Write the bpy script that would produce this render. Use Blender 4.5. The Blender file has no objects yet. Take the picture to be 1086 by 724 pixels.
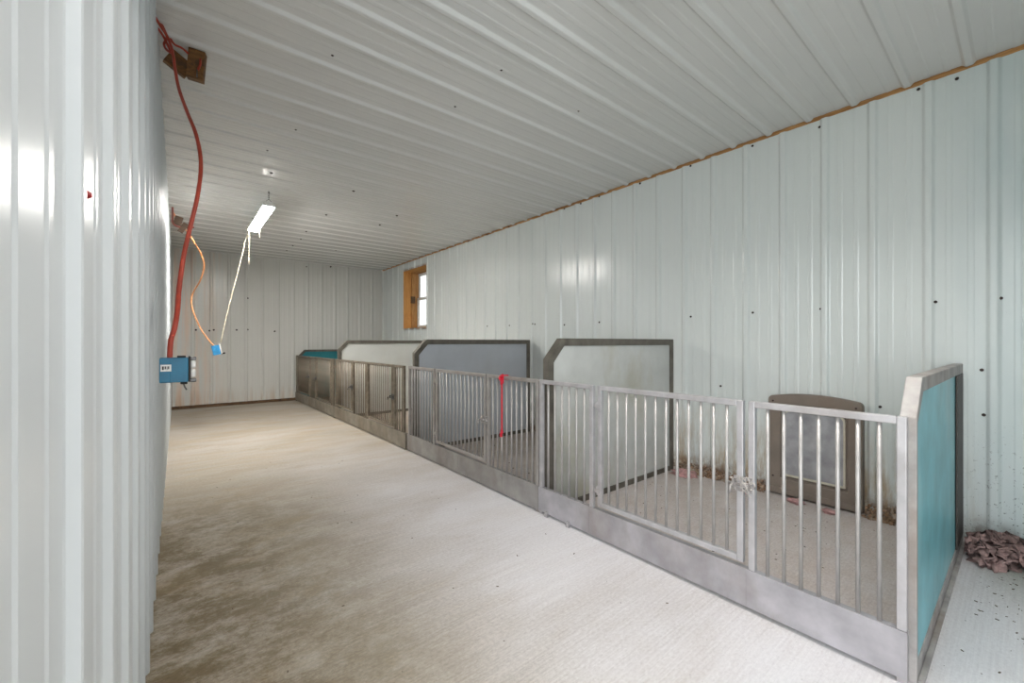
import bpy, bmesh, math, random
from mathutils import Vector, Matrix, noise as mnoise
random.seed(7)
C = bpy.context.scene
COL = C.collection

# ---------------------------------------------------------------- camera
TH = math.radians(38.9); SN, CS = math.sin(TH), math.cos(TH)
FPX = 440.0
cd = bpy.data.cameras.new('camera'); cam = bpy.data.objects.new('camera', cd); COL.objects.link(cam)
cam.location = (0, 0, 1.0); cam.rotation_euler = (math.radians(90), 0, -TH)
cd.sensor_width = 36; cd.lens = FPX/1086*36; cd.clip_start = 0.02; cd.clip_end = 200
cd.shift_y = 1.0/1086
C.camera = cam
# ---------------------------------------------------------------- world, lights, exposure
w = bpy.data.worlds.new('overcast'); C.world = w; w.use_nodes = True
wn = w.node_tree.nodes['Background']; wn.inputs[0].default_value = (0.92, 0.96, 1.0, 1); wn.inputs[1].default_value = 1.5
C.view_settings.view_transform = 'Standard'; C.view_settings.look = 'None'
C.view_settings.gamma = 1; C.view_settings.use_curve_mapping = False
C.view_settings.exposure = 0.36
def area(name, loc, rot, sx, sy, power, color):
    l = bpy.data.lights.new(name, 'AREA'); l.shape = 'RECTANGLE'; l.size = sx; l.size_y = sy; l.energy = power; l.color = color
    o = bpy.data.objects.new(name, l); COL.objects.link(o); o.location = loc; o.rotation_euler = rot; return o
# added light for daylight through an unseen doorway beside the camera
area('added_doorway_light', (-0.40, -0.55, 1.12), (math.radians(90), 0, math.radians(-25)), 1.15, 2.0, 42, (0.92, 0.96, 1.0))

# ---------------------------------------------------------------- helpers
def P(u, v, d):
    t = (u-543)/FPX
    return Vector((d*(SN+t*CS), d*(CS-t*SN), 1+(363-v)*d/FPX))
def on_x(u, v, X):
    t = (u-543)/FPX; d = X/(SN+t*CS); return P(u, v, d)
def on_y(u, v, Y):
    t = (u-543)/FPX; d = Y/(CS-t*SN); return P(u, v, d)
def on_z(u, v, Z):
    d = (Z-1)*FPX/(363-v); return P(u, v, d)

class MB:
    def __init__(s): s.bm = bmesh.new()
    def box(s, x0, x1, y0, y1, z0, z1, bevel=0.0, M=None):
        vs = [s.bm.verts.new((x, y, z)) for x in (x0, x1) for y in (y0, y1) for z in (z0, z1)]
        q = [(0,1,3,2),(4,6,7,5),(0,4,5,1),(2,3,7,6),(0,2,6,4),(1,5,7,3)]
        fs = [s.bm.faces.new([vs[i] for i in f]) for f in q]
        if bevel:
            es = list({e for f in fs for e in f.edges})
            r = bmesh.ops.bevel(s.bm, geom=es, offset=bevel, segments=2, affect='EDGES', profile=.7)
            vs = list({v for f in r['faces'] for v in f.verts} | {v for v in vs if v.is_valid})
        if M is not None:
            for v in vs: v.co = M @ v.co
        return s
    def tube(s, pts, r, seg=8, smooth=True, caps=True):
        pts = [Vector(p) for p in pts]; rings = []
        up = None
        for i, p in enumerate(pts):
            a = pts[max(0, i-1)]; b = pts[min(len(pts)-1, i+1)]
            d = (b-a).normalized()
            if up is None:
                up = Vector((0,0,1)) if abs(d.z) < .9 else Vector((1,0,0))
            x = d.cross(up).normalized(); up = x.cross(d).normalized()
            rr = r[i] if isinstance(r, (list, tuple)) else r
            rings.append([s.bm.verts.new(p + x*math.cos(2*math.pi*k/seg)*rr + up*math.sin(2*math.pi*k/seg)*rr) for k in range(seg)])
        for a, b in zip(rings, rings[1:]):
            for k in range(seg):
                f = s.bm.faces.new((a[k], a[(k+1)%seg], b[(k+1)%seg], b[k])); f.smooth = smooth
        if caps:
            s.bm.faces.new(rings[0][::-1]); s.bm.faces.new(rings[-1])
        return s
    def prism(s, poly, fn):
        """poly: 2-D outline, fn(a, b, side) -> 3-D point for side 0 / 1"""
        A = [s.bm.verts.new(fn(a, b, 0)) for a, b in poly]; B = [s.bm.verts.new(fn(a, b, 1)) for a, b in poly]
        s.bm.faces.new(A); s.bm.faces.new(B[::-1]); n = len(poly)
        for i in range(n): s.bm.faces.new((A[i], B[i], B[(i+1)%n], A[(i+1)%n]))
        return s
    def frame(s, outer, inner, fn):
        n = len(outer); V = [[s.bm.verts.new(fn(a, b, k)) for a, b in P_] for P_ in (outer, inner) for k in (0, 1)]
        o0, o1, i0, i1 = V
        for i in range(n):
            j = (i+1) % n
            for q in ((o0[i],o0[j],i0[j],i0[i]), (o1[i],i1[i],i1[j],o1[j]), (o0[i],o1[i],o1[j],o0[j]), (i0[i],i0[j],i1[j],i1[i])):
                s.bm.faces.new(q)
        return s
    def build(s, name, mat, parent=None, origin=(0,0,0), bevel=0.0):
        o_ = Vector(origin)
        bmesh.ops.recalc_face_normals(s.bm, faces=s.bm.faces[:])
        for v in s.bm.verts: v.co -= o_
        me = bpy.data.meshes.new(name); s.bm.to_mesh(me); s.bm.free()
        for m in (mat if isinstance(mat, (list, tuple)) else [mat]): me.materials.append(m)
        o = bpy.data.objects.new(name, me); COL.objects.link(o)
        if parent: o.parent = parent
        else: o.location = o_
        if bevel:
            b = o.modifiers.new('bevel', 'BEVEL'); b.width = bevel; b.segments = 2; b.limit_method = 'ANGLE'
        return o
def tag(o, label=None, cat=None, group=None, kind=None):
    if label: o['label'] = label
    if cat: o['category'] = cat
    if group: o['group'] = group
    if kind: o['kind'] = kind
    return o
def empty(name, loc, rz=0):
    o = bpy.data.objects.new(name, None); COL.objects.link(o); o.location = loc; o.rotation_euler = (0, 0, rz); o.empty_display_size = .05
    return o
def dup(o, parent, loc):
    c = o.copy(); COL.objects.link(c); c.parent = parent; c.location = loc; return c
def spline(pts, n=8):
    pts = [Vector(p) for p in pts]; out = []
    q = [pts[0]*2-pts[1]] + pts + [pts[-1]*2-pts[-2]]
    for i in range(1, len(q)-2):
        p0, p1, p2, p3 = q[i-1:i+3]
        for k in range(n):
            t = k/n
            out.append(.5*((2*p1)+(p2-p0)*t+(2*p0-5*p1+4*p2-p3)*t*t+(3*p1-p0-3*p2+p3)*t**3))
    out.append(pts[-1]); return out

# ---------------------------------------------------------------- materials
def new_mat(name):
    m = bpy.data.materials.new(name); m.use_nodes = True
    return m, m.node_tree.nodes, m.node_tree.links, m.node_tree.nodes['Principled BSDF']
class G:
    def __init__(s, m): s.n = m.node_tree.nodes; s.l = m.node_tree.links
    def lk(s, a, b):
        if isinstance(a, (int, float)): b.default_value = a
        elif isinstance(a, tuple): b.default_value = a if len(a) == 4 or b.type == 'VECTOR' else (*a, 1)
        else: s.l.new(a, b)
    def pos(s):
        return s.n.new('ShaderNodeNewGeometry').outputs['Position']
    def obj(s):
        return s.n.new('ShaderNodeTexCoord').outputs['Object']
    def mapv(s, v, scale, loc=(0,0,0)):
        m = s.n.new('ShaderNodeMapping'); s.l.new(v, m.inputs[0]); m.inputs['Scale'].default_value = scale; m.inputs['Location'].default_value = loc
        return m.outputs[0]
    def noise(s, v, scale=5, detail=4, rough=.55, dist=0):
        n = s.n.new('ShaderNodeTexNoise'); s.l.new(v, n.inputs['Vector']); n.inputs['Scale'].default_value = scale
        n.inputs['Detail'].default_value = detail; n.inputs['Roughness'].default_value = rough; n.inputs['Distortion'].default_value = dist
        return n.outputs['Fac']
    def ramp(s, f, stops):
        r = s.n.new('ShaderNodeValToRGB'); s.l.new(f, r.inputs[0]); e = r.color_ramp.elements
        while len(e) < len(stops): e.new(.5)
        for el, (p, c) in zip(e, stops):
            el.position = p; el.color = (c, c, c, 1) if isinstance(c, (int, float)) else (*c, 1)
        return r.outputs[0]
    def rng(s, f, a, b, c=0, d=1):
        r = s.n.new('ShaderNodeMapRange'); s.lk(f, r.inputs[0]); r.interpolation_type = 'SMOOTHSTEP'
        for i, x in enumerate((a, b, c, d)): r.inputs[i+1].default_value = x
        return r.outputs[0]
    def math(s, op, a, b=0.0):
        m = s.n.new('ShaderNodeMath'); m.operation = op; s.lk(a, m.inputs[0]); s.lk(b, m.inputs[1]); return m.outputs[0]
    def mix(s, f, a, b, mode='MIX'):
        m = s.n.new('ShaderNodeMix'); m.data_type = 'RGBA'; m.blend_type = mode
        s.lk(f, m.inputs[0]); s.lk(a, m.inputs[6]); s.lk(b, m.inputs[7]); return m.outputs[2]
    def xyz(s, v):
        x = s.n.new('ShaderNodeSeparateXYZ'); s.l.new(v, x.inputs[0]); return x.outputs
    def bump(s, h, strength, dist=.002):
        b = s.n.new('ShaderNodeBump'); s.l.new(h, b.inputs['Height']); b.inputs['Strength'].default_value = strength; b.inputs['Distance'].default_value = dist
        return b.outputs[0]

def plain(name, col, rough=.6, metal=0.0, var=.12, scale=30, dirt=None, dirt_amt=.5, bump=0.0, emis=0):
    m, n, l, b = new_mat(name); g = G(m); p = g.obj()
    f = g.noise(p, scale, 4)
    dark = tuple(c*(1-var*1.5) for c in col); lite = tuple(min(1, c*(1+var)) for c in col)
    c = g.ramp(f, [(.3, dark), (.7, lite)])
    if dirt:
        d = g.ramp(g.noise(g.mapv(p, (1,1,.5), (3,1,2)), scale*.35, 6, .65), [(.48, 0.0), (.68, 1.0)])
        c = g.mix(g.math('MULTIPLY', d, dirt_amt), c, (*dirt, 1))
    l.new(c, b.inputs['Base Color']); b.inputs['Roughness'].default_value = rough; b.inputs['Metallic'].default_value = metal
    if bump: l.new(g.bump(f, bump), b.inputs['Normal'])
    if emis: l.new(c, b.inputs['Emission Color']); b.inputs['Emission Strength'].default_value = emis
    return m

def panel_mat(name, base, marks=None, rough=.3, spec=.5):
    """painted ribbed steel, stains and tints; stain = 'pen' | 'end' | None"""
    m, n, l, b = new_mat(name); g = G(m); p = g.pos(); x, y, z = g.xyz(p)
    c = g.mix(g.noise(p, 1.3, 3), tuple(k*.94 for k in base)+(1,), (*base, 1))
    sp = g.ramp(g.noise(p, 55, 3, .7), [(.74, 0.0), (.80, 1.0)])
    c = g.mix(g.math('MULTIPLY', sp, .55), c, (.20, .19, .17, 1))
    if marks == 'pen':
        low = g.rng(z, .62, .05); inpen = g.math('MULTIPLY', g.rng(y, .05, .35), g.rng(y, 5.0, 1.2))
        st = g.ramp(g.noise(g.mapv(p, (1, 7, 1.1)), 2.2, 6, .7), [(.42, 0.0), (.60, 1.0)])
        k = g.math('MULTIPLY', g.math('MULTIPLY', low, st), inpen)
        c = g.mix(g.math('MULTIPLY', k, .9), c, (.36, .25, .13, 1))
        vl = g.math('MULTIPLY', g.rng(z, .16, .02), g.ramp(g.noise(p, 18, 5, .7), [(.4, 0.0), (.55, 1.0)]))
        c = g.mix(g.math('MULTIPLY', vl, .9), c, (.17, .09, .05, 1))
        # bluish near-corner shade painted into the wall colour, plus low grime spots
        k2 = g.math('MULTIPLY', g.rng(y, .45, .0), g.ramp(g.noise(g.mapv(p, (1, 2, .5)), 3, 4), [(.25, .4), (.7, 1.0)]))
        c = g.mix(g.math('MULTIPLY', k2, .55), c, (.36, .48, .50, 1))
        c = g.mix(g.math('MULTIPLY', g.rng(z, .7, .2), g.math('MULTIPLY', k2, g.ramp(g.noise(p, 70, 3), [(.62, 0.0), (.67, 1.0)]))), c, (.08, .09, .08, 1))
    if marks == 'end':  # peach streaks growing towards the left end, brown ones low down
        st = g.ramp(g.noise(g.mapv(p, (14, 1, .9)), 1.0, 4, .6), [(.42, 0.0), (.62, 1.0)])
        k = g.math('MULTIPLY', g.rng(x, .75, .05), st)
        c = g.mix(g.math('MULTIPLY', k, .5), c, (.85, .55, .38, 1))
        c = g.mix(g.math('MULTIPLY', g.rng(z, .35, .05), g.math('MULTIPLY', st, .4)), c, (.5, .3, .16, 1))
    l.new(c, b.inputs['Base Color']); b.inputs['Roughness'].default_value = rough
    b.inputs['Specular IOR Level'].default_value = spec
    l.new(g.bump(g.noise(p, 5, 1), .08, .004), b.inputs['Normal'])
    return m

def floor_mat():
    m, n, l, b = new_mat('broomed concrete'); g = G(m); p = g.pos(); x, y, z = g.xyz(p)
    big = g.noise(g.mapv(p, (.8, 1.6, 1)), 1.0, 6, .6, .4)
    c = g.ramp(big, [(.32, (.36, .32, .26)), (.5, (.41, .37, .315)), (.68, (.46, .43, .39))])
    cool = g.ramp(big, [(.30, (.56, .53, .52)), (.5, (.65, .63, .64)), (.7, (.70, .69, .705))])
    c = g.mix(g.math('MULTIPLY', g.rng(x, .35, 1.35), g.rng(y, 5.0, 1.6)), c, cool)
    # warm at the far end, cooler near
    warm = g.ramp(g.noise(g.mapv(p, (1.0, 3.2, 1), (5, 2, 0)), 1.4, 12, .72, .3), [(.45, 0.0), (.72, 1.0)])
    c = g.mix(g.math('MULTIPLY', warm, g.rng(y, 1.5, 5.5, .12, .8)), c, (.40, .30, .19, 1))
    # broom streaks across the aisle
    br = g.noise(g.mapv(p, (.7, 40, 1)), 3.0, 5, .7)
    c = g.mix(.24, c, g.ramp(br, [(.32, .25), (.68, .75)]), 'OVERLAY')
    # dark damp stain by the left wall
    sx = g.rng(x, 1.05, .0); sy = g.math('MULTIPLY', g.rng(y, .35, 1.2), g.rng(y, 3.9, 2.5))
    sn = g.ramp(g.noise(g.mapv(p, (1.8, 2.4, 1), (1.3, .4, 0)), 2.2, 14, .82, 0), [(.40, .30), (.55, 1.0)])
    k = g.math('MULTIPLY', g.math('MULTIPLY', sx, sy), sn)
    c = g.mix(g.math('MULTIPLY', k, .92), c, (.115, .078, .028, 1))
    # lesser stain patch
    k3 = g.math('MULTIPLY', g.ramp(g.noise(g.mapv(p, (1.4, 2.6, 1), (7, 3, 0)), 1.3, 12, .78, .3), [(.52, 0.0), (.70, 1.0)]), g.rng(x, 1.7, .4))
    c = g.mix(g.math('MULTIPLY', k3, .45), c, (.32, .24, .14, 1))
    # pen floors: brown dirt
    ip = g.math('MULTIPLY', g.rng(x, 1.66, 1.72), g.rng(y, .17, .22))
    dn = g.ramp(g.noise(p, 7, 8, .75), [(.3, .45), (.65, 1.0)])
    c = g.mix(g.math('MULTIPLY', ip, g.math('MULTIPLY', dn, .68)), c, (.43, .335, .275, 1))
    # greenish damp patch in the near right corner
    kg = g.math('MULTIPLY', g.rng(x, 2.35, 2.9), g.rng(y, .19, .0))
    c = g.mix(g.math('MULTIPLY', kg, .65), c, (.17, .21, .16, 1))
    spk = g.ramp(g.noise(p, 42, 3, .7), [(.70, 0.0), (.76, 1.0)])
    c = g.mix(g.math('MULTIPLY', spk, .6), c, (.12, .09, .06, 1))
    fine = g.noise(g.mapv(p, (.6, 1, 1)), 110, 4, .75)
    c = g.mix(.45, c, g.ramp(fine, [(.3, .3), (.7, .7)]), 'OVERLAY')
    l.new(c, b.inputs['Base Color']); b.inputs['Roughness'].default_value = .72; b.inputs['Specular IOR Level'].default_value = .3
    l.new(g.bump(g.math('ADD', br, g.math('MULTIPLY', fine, .6)), .35, .002), b.inputs['Normal'])
    return m

def wood_mat(name, a, c_, axis=(1, 1, .08), dirt=False):
    m, n, l, b = new_mat(name); g = G(m); p = g.obj()
    f = g.noise(g.mapv(p, tuple(60*k for k in axis)), 1.0, 4, .6, 1.2)
    c = g.ramp(f, [(.3, a), (.7, c_)])
    if dirt: c = g.mix(g.math('MULTIPLY', g.ramp(g.noise(p, 25, 5), [(.5, 0.0), (.6, 1.0)]), .6), c, (.06, .035, .02, 1))
    l.new(c, b.inputs['Base Color']); b.inputs['Roughness'].default_value = .7
    l.new(g.bump(f, .3, .001), b.inputs['Normal']); return m

WHITE = (.70, .735, .715)
M_wr = panel_mat('white ribbed steel right', WHITE, 'pen', .21)
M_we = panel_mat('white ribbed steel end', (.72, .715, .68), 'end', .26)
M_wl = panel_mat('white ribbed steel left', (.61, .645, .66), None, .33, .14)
M_ce = panel_mat('white ribbed steel ceiling', (.70, .70, .68), None, .22)
M_floor = floor_mat()
M_wood = wood_mat('orange pine', (.42, .19, .06), (.66, .36, .13))
M_jamb = wood_mat('jamb pine', (.55, .24, .06), (.80, .43, .14))
M_woodd = wood_mat('dark dirty wood', (.085, .045, .022), (.20, .11, .05), (.08, .08, 1), True)
M_block = wood_mat('brown scrap wood', (.11, .045, .012), (.27, .125, .03), (.3, .3, 1), True)
M_steel = plain('galvanized steel', (.44, .425, .445), .5, .45, .16, 9, (.27, .215, .17), .45, .15)
M_rail = plain('worn steel tube', (.49, .475, .485), .46, .4, .12, 12, (.27, .22, .19), .45, .1)
M_bar = plain('round steel bar', (.43, .41, .395), .42, .4, .12, 12, (.22, .17, .14), .5, .1)
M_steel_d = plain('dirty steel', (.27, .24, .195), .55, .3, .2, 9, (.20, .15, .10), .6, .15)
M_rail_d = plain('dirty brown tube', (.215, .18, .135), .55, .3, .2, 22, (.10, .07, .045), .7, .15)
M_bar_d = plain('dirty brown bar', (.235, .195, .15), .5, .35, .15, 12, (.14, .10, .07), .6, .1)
M_frame = plain('divider frame steel', (.135, .122, .10), .55, .3, .2, 14, (.30, .26, .22), .35)
M_frame_l = plain('end frame steel', (.37, .35, .335), .62, .12, .2, 14, (.25, .19, .15), .6, .2)
M_pan_w = plain('white divider sheet', (.52, .53, .51), .42, 0, .07, 6, (.36, .33, .23), .7)
M_pan_b = plain('pale blue-grey divider sheet', (.47, .50, .54), .42, 0, .06, 3, (.36, .34, .32), .3)
M_pan_c = plain('off-white divider sheet', (.62, .63, .60), .42, 0, .05, 3, (.5, .47, .4), .3)
M_teal = plain('turquoise sheet', (.15, .45, .51), .38, 0, .16, 5, (.42, .62, .62), .6)
M_teal_d = plain('dark teal sheet', (.02, .21, .25), .4, 0, .08, 5, (.01, .12, .15), .4)
M_pet = plain('taupe plastic', (.215, .175, .145), .5, 0, .10, 8, (.17, .125, .09), .6, .1)
M_flap = plain('cloudy grey flap', (.36, .355, .37), .35, 0, .25, 10, (.26, .17, .09), 1.0)
M_seal = plain('cream seal', (.62, .58, .47), .5, 0, .1, 20, (.3, .24, .15), .6)
M_blackish = plain('dark recess', (.03, .026, .022), .7)
M_orange = plain('orange cable jacket', (.40, .045, .02), .42, 0, .12, 20, (.18, .03, .01), .5)
M_orange2 = plain('pale orange cable jacket', (.62, .26, .10), .5, 0, .12, 20)
M_cream = plain('cream cord jacket', (.68, .60, .46), .5)
M_blue = plain('blue plastic', (.015, .155, .27), .4, 0, .15, 20, (.01, .09, .15), .4)
M_blue2 = plain('light blue plastic', (.03, .24, .50), .4)
M_white = plain('white plastic', (.78, .77, .74), .45, 0, .05, 20, (.4, .36, .3), .4)
M_ink = plain('black ink', (.02, .02, .02), .6)
M_iron = plain('grey hook metal', (.16, .155, .15), .4, .8)
M_latch = plain('worn zinc latch', (.42, .40, .39), .5, .5, .2, 40, (.2, .15, .12), .5)
M_block_d = wood_mat('dark brown scrap wood', (.030, .014, .006), (.075, .036, .014), (.3, .3, 1), True)
M_dkstrip = plain('dark brown strip', (.05, .04, .034), .6)
M_dkred = plain('dark red cable jacket', (.13, .022, .012), .5)
M_screw = plain('dark screw head', (.035, .022, .018), .5, .4)
M_redscrew = plain('red screw head', (.30, .015, .015), .5)
M_red = plain('red webbing', (.66, .015, .04), .6, 0, .15, 60)
M_rope = plain('frayed white rope', (.52, .48, .45), .8, 0, .1, 60)
M_insul = plain('dusty pink insulation', (.30, .20, .185), .95, 0, .45, 22, (.13, .085, .07), .8, .5)
M_pink = plain('pale pink insulation', (.58, .33, .32), .95, 0, .25, 40, (.34, .22, .19), .6, .5)
M_debris = plain('brown nest debris', (.30, .185, .11), .9, 0, .5, 60, (.62, .55, .48), .8, .5)
M_leaf = plain('dark crumbs', (.10, .065, .04), .9, 0, .4, 60)
M_vinyl = plain('white vinyl sash', (.82, .83, .82), .35, 0, .03)
M_lampbody = plain('white lamp housing', (.80, .80, .78), .35, 0, .03)
M_grass = plain('outdoor grass', (.10, .17, .05), .95, 0, .3, 4)
def glow(name, col, e):
    m, n, l, b = new_mat(name); b.inputs['Base Color'].default_value = (*col, 1)
    b.inputs['Emission Color'].default_value = (*col, 1); b.inputs['Emission Strength'].default_value = e; return m
M_tube_fill = glow('added fill tube', (1.0, .965, .93), 80)  # for the added fill lamp only
M_tube = glow('lit fluorescent tube', (1.0, .965, .915), 175)
m, n_, l_, b_ = new_mat('window glass'); M_glass = m
b_.inputs['Base Color'].default_value = (.95, .98, .97, 1); b_.inputs['Transmission Weight'].default_value = 1; b_.inputs['Roughness'].default_value = 0; b_.inputs['IOR'].default_value = 1.45

# ---------------------------------------------------------------- room shell
W, H, YE, YB = 3.13, 2.412, 7.94, -2.6      # right wall, ceiling, end wall, rear wall
XL = -.075                                   # left wall plane
PER = .2286
def profile(s0, s1, phase, extra=()):
    pts = []
    maj = [(-.029, 0), (-.024, .0015), (-.013, .0125), (-.008, .014), (.008, .014), (.013, .0125), (.024, .0015), (.029, 0)]
    mn = [(-.014, 0), (-.008, .0018), (.008, .0018), (.014, 0)]
    k = math.floor((s0-phase)/PER) - 1
    while phase + k*PER < s1 + PER:
        c = phase + k*PER
        for a, h in maj: pts.append((c+a, h))
        for q in (1/3, 2/3):
            for a, h in mn: pts.append((c+q*PER+a, h))
        k += 1
    pts.sort()
    def hat(s):
        for (a, ha), (b, hb) in zip(pts, pts[1:]):
            if a <= s <= b: return ha + (hb-ha)*(s-a)/(b-a+1e-12)
        return 0
    out = [(s, h) for s, h in pts if s0 < s < s1]
    out += [(s, hat(s)) for s in (s0, s1, *extra)]
    return sorted(out)
def corr(mb, s0, s1, l0, l1, phase, fn, hole=None):
    ex = (hole[0], hole[1]) if hole else ()
    pr = profile(s0, s1, phase, ex)
    for (a, ha), (b, hb) in zip(pr, pr[1:]):
        segs = [(l0, l1)]
        if hole and a >= hole[0]-1e-6 and b <= hole[1]+1e-6: segs = [(l0, hole[2]), (hole[3], l1)]
        for p, q in segs:
            for th in (0, -.0015):
                mb.bm.faces.new([mb.bm.verts.new(fn(*t)) for t in ((a, ha+th, p), (b, hb+th, p), (b, hb+th, q), (a, ha+th, q))])
def struct(o): o['kind'] = 'structure'; return o
def screw_head():
    m = MB(); m.tube([(0,0,-.001), (0,0,.003), (0,0,.006)], [.0075, .0075, .004], 6); return m.build('screw', M_screw)
proto_screw = screw_head(); used = [False]
def add_screw(parent, loc, n, scale=1.0, mat=None):
    s = proto_screw if not used[0] else proto_screw.copy()
    if used[0]: COL.objects.link(s)
    used[0] = True
    s.parent = parent; s.location = loc; s.rotation_euler = Vector(n).to_track_quat('Z', 'Y').to_euler(); s.scale = (scale,)*3
    return s

# window opening in the right wall
WY0, WY1, WZ0, WZ1 = 6.08, 6.94, 1.245, 2.255
mb = MB()
corr(mb, YB, YE, .0, 2.391, .10, lambda s, h, l: (W-h, s, l), (WY0, WY1, WZ0, WZ1))
for a in ((W+.05, W+.10, YB, WY0, 0, H), (W+.05, W+.10, WY1, YE+.1, 0, H), (W+.05, W+.10, WY0, WY1, 0, WZ0), (W+.05, W+.10, WY0, WY1, WZ1, H)):
    mb.box(*a)
wr = struct(mb.build('wall_right', M_wr))
mb = MB()
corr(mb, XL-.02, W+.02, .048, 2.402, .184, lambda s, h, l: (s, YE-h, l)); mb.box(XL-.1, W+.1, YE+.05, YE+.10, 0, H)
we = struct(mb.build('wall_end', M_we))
mb = MB()
LW0 = .347
corr(mb, LW0, YE, .0, 2.405, .08, lambda s, h, l: (XL+h*.72, s, l))
corr(mb, YB, -1.30, .0, 2.405, .08, lambda s, h, l: (XL+h*.72, s, l))
corr(mb, -1.30, LW0, 2.14, 2.405, .08, lambda s, h, l: (XL+h*.72, s, l))
mb.box(XL-.12, XL-.004, LW0+.002, YE, 0, H); mb.box(XL-.12, XL-.004, YB, -1.32, 0, H); mb.box(XL-.12, XL-.004, -1.32, LW0+.02, 2.16, H)
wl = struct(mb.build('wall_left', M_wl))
mb = MB(); cy = H
corr(mb, YB, YE, XL-.02, W-.012, .18, lambda s, h, l: (l, s, H-h)); mb.box(XL-.2, W+.2, YB-.1, YE+.1, H+.03, H+.08)
ce = struct(mb.build('ceiling', M_ce))
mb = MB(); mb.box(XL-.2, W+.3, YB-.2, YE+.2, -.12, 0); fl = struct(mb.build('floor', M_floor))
# rear wall (behind the camera)
mb = MB()
for a, b, l0, l1 in ((XL, W, 0, 2.4),):
    corr(mb, a, b, l0, l1, .12, lambda s, h, l: (s, YB+h, l)); mb.box(a, b, YB-.08, YB-.005, l0, l1)
struct(mb.build('wall_rear', M_wr))
# wooden plates seen in the gaps between the sheets
mb = MB(); mb.box(W+.003, W+.045, YB, YE, 2.28, 2.440); struct(mb.build('trim_1', wood_mat('top plate pine', (.34, .15, .045), (.62, .34, .13), (.3, .05, 1))))
mb = MB(); mb.box(XL, W, YE+.004, YE+.045, .0, .10); struct(mb.build('trim_2', M_woodd))
mb = MB(); mb.box(W+.003, W+.045, YB, YE, .0, .07); struct(mb.build('trim_3', M_woodd))
mb = MB(); mb.box(XL-.12, XL-.001, LW0-.03, LW0, 0, 2.14); struct(mb.build('trim_4', plain('pinkish jamb wood', (.72, .60, .53), .6, 0, .1, 10)))

# window
win = struct(empty('window_1', (W, (WY0+WY1)/2, WZ0))); wo = win.location
JX = W+.30
def bx(name, mat, par, org, *a, bevel=0):
    m = MB(); m.box(*a); return m.build(name, mat, par, org, bevel)
mb = MB(); mb.box(W+.0, W+.14, WY1-.004, WY1+.035, WZ0-.03, WZ1+.03); mb.box(W+.0, W+.14, WY0-.035, WY0+.003, WZ0-.03, WZ1+.03)
mb.box(W+.0, W+.14, WY0+.003, WY1-.004, WZ1-.004, WZ1+.03); mb.box(W+.0, W+.14, WY0+.003, WY1-.004, WZ0-.03, WZ0+.004)
mb.build('window_frame', M_jamb, win, wo)
mb = MB(); mb.box(W+.145, JX, WY1-.03, WY1+.03, WZ0-.03, WZ1+.03); mb.box(W+.145, JX, WY0-.03, WY0+.02, WZ0-.03, WZ1+.03)
mb.box(W+.145, JX, WY0+.02, WY1-.03, WZ1-.02, WZ1+.03); mb.box(W+.145, JX, WY0+.02, WY1-.03, WZ0-.03, WZ0+.02)
mb.build('window_stud', M_wood, win, wo)
bx('latch_block', M_woodd, win, wo, W+.12, W+.19, WY1-.06, WY1-.03, 1.70, 1.82)
for z0, z1, xo in ((WZ0+.02, 1.80, .0), (1.765, WZ1-.02, .025)):
    y0, y1 = WY0+.02, WY1-.03; x0, x1 = JX-.055+xo, JX-.03+xo; t = .045
    m = MB(); m.frame([(y0,z0),(y1,z0),(y1,z1),(y0,z1)], [(y0+t,z0+t),(y1-t,z0+t),(y1-t,z1-t),(y0+t,z1-t)], lambda a, b, k: ((x0, x1)[k], a, b))
    s = m.build('sash', M_vinyl, win, wo, .003)
    m = MB(); m.box((x0+x1)/2-.002, (x0+x1)/2+.002, y0+t-.004, y1-t+.004, z0+t-.004, z1-t+.004); m.build('pane', M_glass, s, wo)
mb = MB(); mb.box(W+.6, W+30, -12, 30, -.4, -.3); mb.box(-30, XL-.25, -12, 12, -.4, -.3)
g_ = mb.build('outdoor_ground', M_grass); struct(g_)

# screws (dark dots) on the walls and the ceiling
for x, y in [(443,400),(754,281),(875,248),(232,459),(37,522),(15,535)]:
    p = on_x(720+x/2.967, y/2.967, W); add_screw(wr, (W-.001, p.y, p.z), (-1,0,0), 1.1)
for x, y in [(70,242),(92,241),(277,229),(480,218),(822,197),(1017,186),(70,446),(181,448),(657,510),(960,400),(966,534),(1004,48)]:
    p = on_x(700+x/2.8135, 250+y/2.8135, W); add_screw(wr, (W-.001, p.y, p.z), (-1,0,0), 1.1)
for x, y in [(808,129),(683,169),(626,191),(576,207),(405,262),(339,286),(281,307),(339,567),(407,565),(478,560),(485,561),(576,563),(668,555),(683,555),(793,547)]:
    p = on_x(400+x/2.897, 150+y/2.897, W); add_screw(wr, (W-.001, p.y, p.z), (-1,0,0), 1.25)
for x, y, ox, oy in [(745,227,160,0),(478,617,160,0),(595,532,160,0),(563,105,440,0),(890,322,440,0),(355,287,440,0),(165,437,440,0),(130,457,440,0),
                     (870,587,440,0),(293,674,440,0),(672,455,440,0),(494,12,160,180),(720,184,160,180),(638,252,160,180),(940,225,160,180),
                     (616,283,160,180),(583,310,160,180),(558,330,160,180),(832,86,160,180),(760,330,160,180),(1010,187,160,180)]:
    p = on_z(ox+x/3.871, oy+y/3.871, H); add_screw(ce, (p.x, p.y, H+.001), (0,0,-1), .95 if oy == 0 else 1.7)
for x, y in [(185,657),(241,660),(258,657),(352,657),(397,656),(508,663),(397,527),(640,398),(738,398)]:
    p = on_y(160+x/3.871, 180+y/3.871, YE); add_screw(we, (p.x, YE-.001, p.z), (0,-1,0), 2.0)
p = on_x(91, 206, XL+.003); s = add_screw(wl, (XL+.001, p.y, p.z), (1,0,0), .65)
s.scale = (.6, .6, 1.1)
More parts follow.
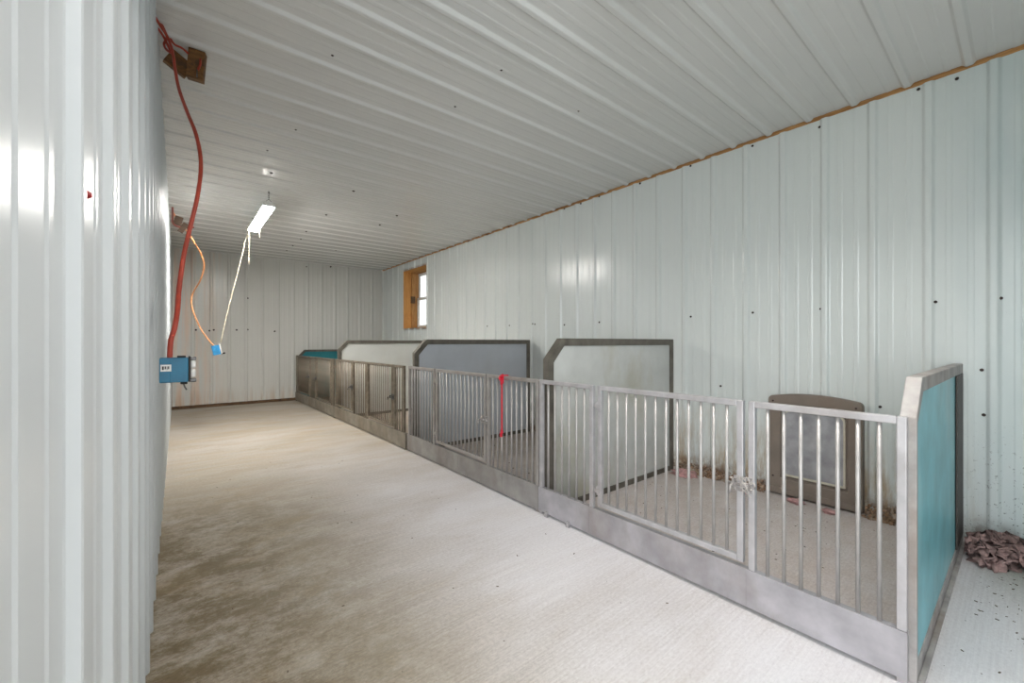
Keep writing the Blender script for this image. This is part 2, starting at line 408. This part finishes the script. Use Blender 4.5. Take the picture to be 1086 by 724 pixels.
me = s.data.copy(); me.materials.clear(); me.materials.append(M_redscrew); s.data = me; s.name = 'red_screw'; s['label'] = 'red screw head'

# ---------------------------------------------------------------- pen fronts
KT, FT = .155, .782
def pen_front(name_label, P0, P1, layout, mats, foot_end=True, feet=(), seams=()):
    ms, mr, mbar = mats
    dx, dy = P1[0]-P0[0], P1[1]-P0[1]; L = math.hypot(dx, dy); rz = math.atan2(dy, dx)
    root = empty('barred_fence', (P0[0], P0[1], 0), rz)
    tag(root, name_label, 'barred fence', 'barred pen fronts along the aisle')
    # kickboard: folded sheet with lip, lower hem
    m = MB(); m.box(0, L, -.004, 0, .016, KT); m.box(0, L, -.026, -.004, KT-.004, KT); m.box(0, L, -.022, -.004, .016, .020)
    for x in seams: m.box(x-.002, x+.002, 0, .0015, .02, KT-.002)
    m.build('kickboard', ms, root)
    for x in (.0, L-.024):
        m = MB(); m.box(x, x+.024, -.025, -.0045, 0, KT-.005); m.build('foot_post', mr, root)
    for x in feet:
        m = MB(); m.box(x, x+.022, -.024, .012, 0, .015); m.box(x, x+.022, .002, .010, 0, .03); m.build('foot', mr, root)
    R = .023
    bar0 = {}
    def bars(par, x0, x1, z0, z1, yc):
        n = max(2, round((x1-x0-R)/.052)); xs = [x0+R/2 + (x1-x0-R)*k/n for k in range(1, n)]
        key = (round(z0,3), round(z1,3))
        for x in xs:
            if key not in bar0:
                m = MB(); m.tube([(0,0,z0), (0,0,z1)], .0063, 8); bar0[key] = m.build('bar', mbar, par); bar0[key].location = (x, yc, 0)
            else: dup(bar0[key], par, (x, yc, 0))
    for seg in layout:
        kind, x0, x1 = seg[:3]
        if kind == 'fixed':
            yc = -.013; z0 = KT
            m = MB(); m.box(x0, x0+R, yc-R/2, yc+R/2, z0, FT); m.box(x1-R, x1, yc-R/2, yc+R/2, z0, FT); m.box(x0+R, x1-R, yc-R/2, yc+R/2, FT-R, FT)
            fp = m.build('fixed_panel', mr, root, bevel=.003)
            bars(fp, x0, x1, z0, FT-R, yc)
        else:
            yc = -.0135; z0 = KT+.018
            m = MB(); m.box(x0, x0+R, yc-R/2, yc+R/2, z0, FT); m.box(x1-R, x1, yc-R/2, yc+R/2, z0, FT)
            m.box(x0+R, x1-R, yc-R/2, yc+R/2, FT-R, FT); m.box(x0+R, x1-R, yc-R/2, yc+R/2, z0, z0+.022)
            gt = m.build('gate', mr, root, bevel=.003)
            bars(gt, x0, x1, z0+.022, FT-R, yc)
            near = seg[3] == 'near'
            xl, sg = (x0, -1) if near else (x1, 1)
            # sliding bolt latch bridging the gap
            m = MB(); zc = .468
            for dz in (-.022, .022): m.box(xl-.012-.02, xl+.012+.02, yc+R/2, yc+R/2+.004, zc+dz-.006, zc+dz+.006)
            m.tube([(xl-.045, yc+R/2+.012, zc), (xl+.045, yc+R/2+.012, zc)], .006, 8)
            m.tube([(xl+sg*-.03, yc+R/2+.012, zc), (xl+sg*-.03, yc+R/2+.035, zc-.004), (xl+sg*-.03, yc+R/2+.04, zc-.03)], .0045, 6)
            m.box(xl-.034, xl-.026, yc+R/2, yc+R/2+.022, zc-.014, zc+.014); m.box(xl+.022, xl+.030, yc+R/2, yc+R/2+.022, zc-.014, zc+.014)
            m.build('latch', M_latch if mats[2] is M_bar else M_iron, gt)
            xh = x1+.002 if near else x0-.002
            for zh in (.25, .68):
                m = MB(); m.tube([(xh, yc+.006, zh-.022), (xh, yc+.006, zh+.022)], .007, 8); m.box(xh-.014, xh+.014, yc+R/2-.002, yc+R/2+.003, zh-.010, zh+.010); m.build('hinge', mr, gt)
    return root
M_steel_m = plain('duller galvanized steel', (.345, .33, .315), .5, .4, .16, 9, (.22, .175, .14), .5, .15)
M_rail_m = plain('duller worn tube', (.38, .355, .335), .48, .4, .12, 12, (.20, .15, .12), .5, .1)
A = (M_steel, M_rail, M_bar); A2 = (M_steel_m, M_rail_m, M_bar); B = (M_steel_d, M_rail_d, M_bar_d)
Y0 = .217
def ll(*segs, y0=0): return [(k, a-y0, b-y0, *r) for k, a, b, *r in segs]
pen_front('grey steel barred pen front nearest the camera, beside the turquoise end panel', (1.650, Y0), (1.652, 1.80),
          ll(('fixed', .218, .650), ('gate', .668, 1.362, 'near'), ('fixed', 1.392, 1.795), y0=Y0), A, feet=(1.33, 1.50), seams=(.44, 1.2))
pen_front('grey barred pen front with a red strap hung on its top rail', (1.652, 1.803), (1.656, 3.60),
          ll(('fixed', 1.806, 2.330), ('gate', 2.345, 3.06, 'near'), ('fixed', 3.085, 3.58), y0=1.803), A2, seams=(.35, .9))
pen_front('dirty brown barred pen front with two gates, before the tall off-white divider', (1.645, 3.615), (1.615, 5.76),
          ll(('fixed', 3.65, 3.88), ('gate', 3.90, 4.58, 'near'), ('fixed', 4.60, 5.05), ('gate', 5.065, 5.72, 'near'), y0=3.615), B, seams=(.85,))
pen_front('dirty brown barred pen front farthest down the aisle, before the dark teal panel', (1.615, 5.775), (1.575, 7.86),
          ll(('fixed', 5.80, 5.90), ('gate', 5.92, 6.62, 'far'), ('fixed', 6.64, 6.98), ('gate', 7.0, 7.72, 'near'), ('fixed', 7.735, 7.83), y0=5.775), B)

# ---------------------------------------------------------------- divider panels
def divider(name, label, y0, y1, xf, xb, zt, ch, fw, mf, mp, group=None, inset=.010, bottom=.035, fr=None):
    fr = fr or fw
    org = ((xf+xb)/2, (y0+y1)/2, 0)
    root = empty(name, org); tag(root, label, 'divider panel', group)
    ch2 = ch
    outer = [(xf, 0), (xb, 0), (xb, zt), (xf+ch2, zt), (xf, zt-ch2*1.08)]
    k = fw*.42
    inner = [(xf+fr, bottom), (xb-fw, bottom), (xb-fw, zt-fw), (xf+ch2+k, zt-fw), (xf+fr, zt-ch2*1.08-k)]
    m = MB(); m.frame(outer, inner, lambda a, b, s: (a, (y0, y1)[s], b)); m.build('frame', mf, root, org, .003)
    e = .004
    inn = [(xf+fr-e, bottom-e), (xb-fw+e, bottom-e), (xb-fw+e, zt-fw+e), (xf+ch2+k-e, zt-fw+e), (xf+fr-e, zt-ch2*1.08-k+e)]
    m = MB(); m.prism(inn, lambda a, b, s: (a, (y0+inset, y1-inset)[s], b)); m.build('sheet', mp, root, org)
    return root
GD = 'tall framed divider panels between the pens'
divider('end_panel', 'bright turquoise framed end panel closing the nearest pen', .200, .238, 1.679, 3.085, .893, .105, .046, M_frame_l, M_teal, None, .004, .055, .018)
divider('pen_divider', 'tall dark-framed divider with white scuffed sheet, nearest of three', 1.745, 1.793, 1.681, 3.045, 1.025, .115, .045, M_frame, M_pan_w, GD)
divider('pen_divider', 'tall dark-framed divider with smooth blue-grey sheet, middle of three', 3.50, 3.548, 1.685, 3.085, 1.028, .115, .045, M_frame, M_pan_b, GD)
divider('pen_divider', 'tall dark-framed divider with off-white sheet, farthest of three', 5.680, 5.728, 1.648, 3.085, 1.030, .115, .045, M_frame, M_pan_c, GD)
divider('end_panel', 'low dark teal framed end panel standing by the far wall', 7.800, 7.845, 1.608, 3.085, .875, .10, .035, M_frame, M_teal_d)
pa = bpy.data.objects['end_panel']
m = MB(); m.box(2.76, 3.039, .196, .202, .055, .847); m.build('back_strip', M_dkstrip, pa, pa.location, .002)  # dark strip laid over the rear end of the near face
m = MB(); m.box(1.69, 3.04, .186, .199, .0, .010); m.build('bottom_flange', M_frame_l, pa, pa.location)

# ---------------------------------------------------------------- pet door in the right wall
py0, py1 = .592, 1.085; pc = (py0+py1)/2
root = empty('pet_door', (W-.02, pc, 0)); tag(root, 'brown plastic pet door with cloudy flap set low in the white wall', 'pet door'); po = root.location
def arch(y0, y1, z0, z1, rise, r, n=10):
    pts = [(y0, z0), (y1, z0)]
    for k in range(5): a = math.pi/2*k/4; pts.append((y1-r+r*math.cos(a), z1-rise-r+r*math.sin(a)))
    for k in range(1, n): t = k/n; pts.append((y1-r+(y0-y1+2*r)*t, z1-rise+rise*(1-(2*t-1)**2)))
    for k in range(5): a = math.pi/2+math.pi/2*k/4; pts.append((y0+r+r*math.cos(a), z1-rise-r+r*math.sin(a)))
    return pts
ou = arch(py0, py1, .012, .672, .022, .028); inn = arch(py0+.072, py1-.072, .115, .600, .010, .03)
m = MB(); m.frame(ou, inn, lambda a, b, s: ((W-.052, W-.004)[s], a, b)); m.build('frame', M_pet, root, po, .006)
sl0 = arch(py0+.068, py1-.068, .111, .604, .010, .03); sl1 = arch(py0+.085, py1-.085, .130, .586, .010, .028)
m = MB(); m.frame(sl0, sl1, lambda a, b, s: ((W-.030, W-.010)[s], a, b)); m.build('inner_rim', M_pet, root, po, .003)
f0 = arch(py0+.083, py1-.083, .128, .560, .0, .035); f1 = arch(py0+.094, py1-.094, .140, .549, .0, .03)
m = MB(); m.frame(f0, f1, lambda a, b, s: ((W-.040, W-.024)[s], a, b)); m.build('seal', M_seal, root, po, .002)
m = MB(); m.prism(arch(py0+.092, py1-.092, .138, .553, .0, .03), lambda a, b, s: ((W-.031, W-.025)[s], a, b)); m.build('flap', M_flap, root, po)
m = MB(); m.prism(arch(py0+.070, py1-.070, .113, .602, .010, .03), lambda a, b, s: ((W-.012, W-.006)[s], a, b)); m.build('recess', M_blackish, root, po)
m = MB(); m.box(W-.062, W-.040, py0+.01, py1-.01, .012, .05); m.build('threshold', M_pet, root, po, .004)
for yy, zz in ((py0+.03, .615), (py1-.03, .615), (py0+.03, .12), (py1-.03, .12)):
    m = MB(); m.tube([(W-.052, yy, zz), (W-.057, yy, zz)], .006, 6); m.build('bolt', M_screw, root, po)

# ---------------------------------------------------------------- shop light
def shop_light(x, y0, y1, z, label, long_cord, skirts=False):
    root = empty('shop_light', (x, (y0+y1)/2, z)); tag(root, label, 'ceiling light', 'hanging fluorescent shop lights' ); o = root.location
    hw = .053
    m = MB(); poly = [(-hw, 0), (-hw*.95, .022), (-.028, .045), (.028, .045), (hw*.95, .022), (hw, 0), (hw-.006, 0), (hw*.95-.007, .019), (.024, .039), (-.024, .039), (-hw*.95+.007, .019), (-hw+.006, 0)]
    m.prism(poly, lambda a, b, s: (x+a, (y0, y1)[s], z+b))
    m.prism([(-hw, 0), (-hw*.95, .022), (-.028, .045), (.028, .045), (hw*.95, .022), (hw, 0)], lambda a, b, s: (x+a, (y0-.004, y0)[s], z+b))
    m.prism([(-hw, 0), (-hw*.95, .022), (-.028, .045), (.028, .045), (hw*.95, .022), (hw, 0)], lambda a, b, s: (x+a, (y1, y1+.004)[s], z+b))
    m.build('housing', M_lampbody, root, o)
    if skirts:
        m = MB()
        for sx in (-1, 1): m.prism([(sx*.030, .045), (sx*.095, -.045), (sx*.097, -.045), (sx*.033, .046)], lambda a, b, s: (x+a, (y0, y1)[s], z+b))
        for yy in (y0-.006, y1+.004): m.prism([(-.033, .046), (.033, .046), (.097, -.045), (-.097, -.045)], lambda a, b, s: (x+a, yy+s*.002, z+b))
        m.build('glint_skirt', M_lampbody, root, o)  # skirts of the added lamp, shaped to keep glints off the wall
    for s in (-.027, .027):
        m = MB(); m.tube([(x+s, y0+.015, z+.008), (x+s, y1-.015, z+.008)], .019, 12); m.build('tube', M_tube_fill if skirts else M_tube, root, o)
    for yy in (y0+.02, y1-.02):
        m = MB()
        m.tube([(x-.045, yy, z+.03), (x, yy, z+.075), (x+.045, yy, z+.03)], .0022, 6)
        zz = z+.07
        k = 0
        while zz < H-.012:
            a = 0 if k % 2 else math.pi/2
            ring = [(x+.006*math.cos(t)*math.cos(a), yy+.006*math.cos(t)*math.sin(a), zz+.011+.011*math.sin(t)) for t in [2*math.pi*i/8 for i in range(9)]]
            m.tube(ring, .0018, 5, caps=False); zz += .018; k += 1
        m.tube([(x, yy, H+.002), (x, yy, H-.02)], .003, 6)
        m.build('chain', M_iron, root, o)
    return root
sl = shop_light(.665, 4.42, 5.50, 2.262, 'lit fluorescent shop light hanging on chains from the ribbed ceiling', True)
shop_light(1.12, -.20, .80, 2.25, 'added fill light with deep glint-cutting skirts, unseen above the nearest pen aisle', True, True)  # added fill lamp, out of view, to brighten the near floor
m = MB(); m.tube(spline([(.625, 5.46, 2.265), (.627, 5.46, 2.15), (.623, 5.462, 1.88)]), .0028, 6); m.build('pull_string', M_cream, sl, sl.location)
m = MB(); m.tube([(.705, 5.30, 2.262), (.706, 5.30, 2.15)], .0035, 6); m.build('pull_switch', M_cream, sl, sl.location)

# ---------------------------------------------------------------- cords, boxes and wooden blocks
D1 = 1.33
pts = [P(159,9,1.74), P(170,27,1.80), P(178,40,1.84), P(183,55,1.82), P(186,75,1.78), P(190,95,1.75), P(199,120,1.68), P(208,143,1.63), P(213,172,1.58),
       P(210,205,1.54), P(202,240,1.50), P(195,270,1.46), P(190,305,1.42), P(188,330,1.38), P(185,348,1.35), P(181,362,1.34), P(180,381,D1)]
sp = spline(pts, 6)
m = MB(); nn = len(sp); m.tube(sp, [.0052+.0026*min(1, i/nn*1.3)+.0007*mnoise.noise(Vector((i*.7, 0, 0))) for i in range(nn)], 8)
tag(m.build('orange_cable', M_orange, None, sp[0]), 'thick orange-red cable hanging from the left wall top down to the blue box', 'cable')
root = empty('cable_loop', P(175, 32, 1.85)); tag(root, 'bundle of thin red-orange cables looping from wall top to the nearer wooden blocks', 'cable'); o = root.location
for c in ([P(159,10,1.80), P(168,15,1.85), P(175,22,1.88), P(178,34,1.90), P(184,46,1.92), P(193,51,1.95), P(200,57,1.98)],
          [P(159,13,1.78), P(169,22,1.83), P(175,33,1.86), P(177,40,1.86), P(174,47,1.85), P(177,53,1.84), P(183,57,1.83)],
          [P(159,18,1.76), P(166,28,1.80), P(173,38,1.83), P(180,52,1.84), P(184,60,1.85)]):
    m = MB(); m.tube(spline(c, 6), .0052, 6); m.build('cable', M_orange, root, o)

def block(label, u, v, d, size, rot, mat=None):
    """short offcut of lumber; size (w, t, h)"""
    m = MB(); w_, t_, h_ = size; m.box(-w_/2, w_/2, -t_/2, t_/2, -h_/2, h_/2, .003)
    o = m.build('wood_block', mat or M_block); o.location = P(u, v, d); o.rotation_euler = rot
    tag(o, label, 'wood block', 'offcut blocks fixed at the ceiling')
    return o
b1 = block('orange-brown wood block hung at the ceiling, right one of the nearer pair', 208.5, 70, 2.02, (.066, .045, .135), (math.radians(8), math.radians(6), math.radians(-12)))
b2 = block('darker wood block tilted behind the thick cable, left one of the nearer pair', 189.5, 68, 2.03, (.095, .035, .075), (math.radians(10), math.radians(28), math.radians(10)))
m = MB(); m.tube([Vector((.018,-.024,.03)), Vector((.020,-.030,.0)), Vector((.012,-.026,-.025))], .005, 6); m.build('cable_staple', M_orange, b1)
m = MB(); m.tube([Vector((.008,-.024,-.02)), Vector((.012,-.030,-.06))], .003, 5); m.build('nail', M_iron, b1)
b3 = block('small reddish wood block high by left wall, upper of farther pair', 189, 234, 4.15, (.062, .04, .085), (math.radians(5), math.radians(12), .2), M_block_d)
b4 = block('small olive-brown wood block below its twin, lower of farther pair', 194.2, 241.5, 4.2, (.048, .04, .105), (math.radians(5), math.radians(28), .1), M_block_d)
# thin cable: wall -> far blocks -> blue outlet hanging mid-room
pts = [P(178,220,4.0), P(183,224,4.1), P(187,231,4.15), P(191,238,4.2), P(199,246,4.25), P(206,257,4.35), P(213,269,4.5), P(216.5,282,4.6),
       P(212,298,4.7), P(205,310,4.8), P(203,322,4.8), P(208,338,4.8), P(215,352,4.8), P(222,361,4.8), P(227,367,4.8)]
for q in pts: q.x = max(q.x, -.035)
sp = spline(pts, 6)
root = empty('thin_orange_cable', sp[0]); tag(root, 'thin orange cable sagging from the farther wooden blocks to the small blue outlet box', 'cable')
m = MB(); m.tube(sp, .0075, 6); m.build('cable', M_orange2, root, root.location)
lp = [P(179,219,4.0), P(178,229,4.05), P(182,236,4.1), P(188,240,4.15), P(195,241,4.2), P(206,241,4.25)]
for q in lp: q.x = max(q.x, -.035)
m = MB(); m.tube(spline(lp, 5), .009, 6); m.build('cable_loop', M_dkred, root, root.location)
m = MB(); m.tube(spline([P(264,246,4.86), P(259,258,4.86), P(258.5,263,4.85), P(250,297,4.84), P(241,332,4.82), P(234,363,4.80)], 6), .0055, 6)
tag(m.build('lamp_cord', M_cream, None, P(264,246,4.86)), 'cream cord running from the lit lamp down to the small blue outlet box', 'cord')
# small outlet box
root = empty('outlet_box', P(230, 371, 4.8)); tag(root, 'small light-blue outlet box dangling in mid-air before the end wall', 'electrical box'); c = root.location
Mx = Matrix.Translation(c) @ Matrix.Rotation(math.radians(-12), 4, 'Y')
m = MB(); m.box(-.045, .030, -.03, .03, -.055, .055, .004, Mx); m.build('housing', M_blue2, root, c)
m = MB(); m.box(.030, .042, -.028, .028, -.052, .075, .003, Mx); m.build('outlet', M_white, root, c)
m = MB(); m.box(.03, .07, -.012, .012, -.06, -.042, .002, Mx); m.build('plug', M_blackish, root, c)
# near junction box
c = P(189.5, 391.5, D1); root = empty('outlet_box', c); tag(root, 'larger dark-blue outlet box at the bottom of the thick orange-red cable', 'electrical box')
yy = 0
def J(name, mat, *a, bevel=.002):
    m = MB(); m.box(*a); return m.build(name, mat, root, (0,0,0), bevel)
hs = J('housing', M_blue, -.046, .024, -.026, .030, -.040, .038)
J('housing_side', M_blue2, -.047, -.020, -.0285, -.026, -.038, .037).data.materials[0] = M_blue
J('label_tag', M_white, -.044, -.018, -.0298, -.0285, -.004, .017, bevel=0)
m = MB()
for i, (a, b) in enumerate(((0, .004), (.006, .009), (.011, .0125), (.014, .017))): m.box(-.040+a, -.040+b, -.0305, -.0298, .001+(i % 2)*.002, .012)
m.build('label_print', M_ink, root)
J('mounting_ear', M_blackish, -.004, .018, -.020, .010, .038, .044)
J('mounting_ear', M_blackish, .004, .022, -.020, .010, -.047, -.040)
J('yoke', M_blackish, .024, .030, -.024, .020, -.040, .042)
for z0, z1 in ((-.026, .000), (.004, .028)): J('outlet', M_white, .030, .043, -.020, .016, z0, z1, bevel=.004)
for z in (-.036, .034): J('yoke_screw', M_iron, .029, .045, -.012, .002, z-.006, z+.006)
m = MB(); m.tube([(.012,-.01,-.045), (.015,-.012,-.056), (.020,-.014,-.066)], .0022, 5); m.build('ground_wire', M_iron, root)

# ---------------------------------------------------------------- red strap on the second pen front
root = empty('red_strap', (1.65, 2.14, .79)); tag(root, 'red webbing strap knotted over the barred top rail, ending in white rope', 'strap'); o = root.location
m = MB(); yk = 2.14
m.box(1.640, 1.646, yk-.016, yk+.016, .735, .787, .002); m.box(1.640, 1.686, yk-.017, yk+.017, .7835, .789, .002); m.box(1.680, 1.685, yk-.016, yk+.016, .75, .785, .002)
m.tube(spline([(1.640, yk-.016, .79), (1.634, yk+.012, .77), (1.636, yk-.012, .745), (1.640, yk+.004, .73)], 5), .009, 7)
m.build('knot', M_red, root, o)
m = MB(); m.box(1.640, 1.643, yk-.0065, yk+.0065, .43, .74); m.build('webbing', M_red, root, o)
m = MB(); m.tube(spline([(1.641, yk, .43), (1.636, yk-.008, .415), (1.641, yk+.008, .40), (1.641, yk, .385)], 5), .009, 7); m.build('lower_knot', M_red, root, o)
m = MB(); m.tube(spline([(1.641, yk, .39), (1.639, yk-.003, .34), (1.642, yk+.002, .295)], 4), [.006]*4+[.005]*4+[.007], 6); m.build('rope_end', M_rope, root, o)

root = empty('frayed_twine', (1.655, .66, .468)); tag(root, 'pale frayed twine wad tangled round the latch of the nearest gate', 'twine')
m = MB(); rt = random.Random(5); o = root.location
for i in range(9):
    c0 = Vector((1.638, .66+rt.uniform(-.035, .035), .468+rt.uniform(-.012, .02)))
    m.tube(spline([c0 + Vector((rt.uniform(-.008, .006), rt.uniform(-.022, .022), rt.uniform(-.022, .022))) for _ in range(4)] + [c0+Vector((-.003, rt.uniform(-.02, .02), -.045*rt.random()))], 4), rt.uniform(.001, .0022), 5)
m.build('strands', M_rope, root, o)

# ---------------------------------------------------------------- insulation, debris
def crumple_sheet(bm, c, L_, W_, yaw, pitch, seed, n=9):
    rnd = random.Random(seed); grid = []
    for i in range(n+1):
        row = []
        for j in range(5):
            a = i/n; b = j/4-.5; wd = W_*math.sin(math.pi*min(1, .12+a*.95))**.6
            p = Vector(((a-.5)*L_, b*wd, .018*math.sin(b*9+a*5+seed)+.012*mnoise.noise(Vector((a*4, b*4, seed*1.7)))+.02*math.sin(a*math.pi)))
            p = Matrix.Rotation(yaw, 3, 'Z') @ Matrix.Rotation(pitch, 3, 'Y') @ Matrix.Rotation(rnd.uniform(-1, 1), 3, 'X') @ p
            row.append(p)
        grid.append(row)
    vs = [[bm.verts.new(Vector(c)+p) for p in r] for r in grid]
    lo = [[bm.verts.new(Vector(c)+p-Vector((0,0,.006))) for p in r] for r in grid]
    for i in range(n):
        for j in range(4):
            for V in (vs, lo):
                f = bm.faces.new((V[i][j], V[i+1][j], V[i+1][j+1], V[i][j+1])); f.smooth = True
    for i in range(n):
        for j in (0, 4): bm.faces.new((vs[i][j], vs[i+1][j], lo[i+1][j], lo[i][j]))
    for j in range(4):
        for i in (0, n): bm.faces.new((vs[i][j], vs[i][j+1], lo[i][j+1], lo[i][j]))
def lump(bm, c, r, seed, sub=3, amp=.45, fr=2.2):
    res = bmesh.ops.create_icosphere(bm, subdivisions=sub, radius=1)
    for v in res['verts']:
        d = v.co.normalized(); k = 1 + amp*mnoise.noise(d*fr+Vector((seed*3.1, seed, 0))) + amp*.5*mnoise.noise(d*fr*3+Vector((seed, 0, seed*2)))
        v.co = Vector(c) + Vector((d.x*k*r[0], d.y*k*r[1], d.z*k*r[2]))
        if v.co.z < .001: v.co.z = .001
    for f in {f for v in res['verts'] for f in v.link_faces}: f.smooth = True
m = MB(); bm = m.bm; rnd = random.Random(3)
lump(bm, (2.90, .10, .02), (.11, .06, .05), 4, 4, .8, 3)
lump(bm, (3.00, .03, .02), (.07, .06, .05), 9, 4, .8, 3)
for i in range(40):
    a = rnd.uniform(0, 6.28); q = rnd.uniform(.02, .11)
    crumple_sheet(bm, (2.89+q*math.cos(a), .08+q*math.sin(a)*.8, .04+rnd.uniform(0, .075)*(1-q*4)), rnd.uniform(.09, .18), rnd.uniform(.018, .04), a+rnd.uniform(-.5, .5), rnd.uniform(.1, .9), i)
crumple_sheet(bm, (3.0, -.12, .045), .22, .055, -1.2, .35, 77); crumple_sheet(bm, (2.84, .13, .10), .10, .05, 2.0, .2, 78)
for v in bm.verts: v.co.z = max(v.co.z, .001); v.co.x = min(v.co.x, 3.095); 
for v in bm.verts:
    if v.co.y > .183: v.co.y = .183 - .02*abs(mnoise.noise(v.co*20))
tag(m.build('insulation_clump', M_insul, None, (2.90, .08, 0)), 'crumpled pinkish insulation heap on the floor beside the turquoise panel', 'insulation')
for k, (x, y, r, lb) in enumerate(((2.98, 1.62, .07, 'pale pink insulation tuft by the foot of the white divider'), (3.0, .90, .035, 'pale pink insulation tuft just before the pet door'), (2.97, .72, .028, 'tiny pink insulation tuft before right half of pet door'), (2.95, 1.16, .03, 'small pink insulation tuft left of the pet door'))):
    m = MB(); lump(m.bm, (x, y, .01), (r, r*1.2, r*.45), k+20, 3, .7, 2.8)
    tag(m.build('insulation_tuft', M_pink, None, (x, y, 0)), lb, 'insulation', 'pink insulation tufts')
# brown crumbly nest debris along the wall foot
rnd = random.Random(11)
for ya, yb, hgt, n, lb in ((1.10, 1.72, .06, 560, 'brown crumbly nest debris along the wall foot between pet door and white divider'),
                           (.25, .585, .08, 340, 'brown crumbly nest debris at the wall foot between pet door and turquoise panel')):
    m = MB()
    for i in range(n):
        y = rnd.uniform(ya, yb); q = rnd.random()**1.6
        x = 3.10 - q*.06; z = .004+rnd.random()*hgt*(1-q)
        s_ = rnd.uniform(.004, .011); Mx = Matrix.Translation((x, y, z)) @ Matrix.Rotation(rnd.uniform(0, 6), 4, Vector((rnd.random(), rnd.random(), rnd.random()+.1)).normalized())
        m.box(-s_, s_, -s_*.7, s_*.7, -s_*.3, s_*.3, 0, Mx)
    k = int((yb-ya)/.08)
    for i in range(k): lump(m.bm, (3.095, ya+.04+i*.08, .012), (.02, .045, hgt*.5), 40+i+n, 2)
    tag(m.build('nest_debris', M_debris, None, (3.07, (ya+yb)/2, 0)), lb, 'debris', None, 'stuff')
m = MB()
def crumbs(n, xr, yr, s0, s1):
    for i in range(n):
        x, y = rnd.uniform(*xr), rnd.uniform(*yr); s = rnd.uniform(s0, s1)
        Mx = Matrix.Translation((x, y, s*.25)) @ Matrix.Rotation(rnd.uniform(0, 6), 4, 'Z') @ Matrix.Rotation(rnd.uniform(-.2, .2), 4, 'X')
        m.box(-s, s, -s*.4, s*.4, -s*.2, s*.2, 0, Mx)
crumbs(120, (1.75, 3.05), (-.4, .16), .0012, .0045); crumbs(60, (2.3, 2.75), (-.2, .14), .0015, .005); crumbs(30, (2.75, 3.05), (-.3, -.05), .002, .006)
crumbs(130, (1.72, 2.90), (.25, 1.70), .0015, .005); crumbs(60, (.1, 1.6), (.5, 4), .001, .005); crumbs(50, (1.75, 3.0), (1.85, 3.4), .003, .009)
tag(m.build('floor_crumbs', M_leaf, None, (2, 0, 0)), 'dark leaf crumbs and grit scattered over the concrete floor', 'debris', None, 'stuff')
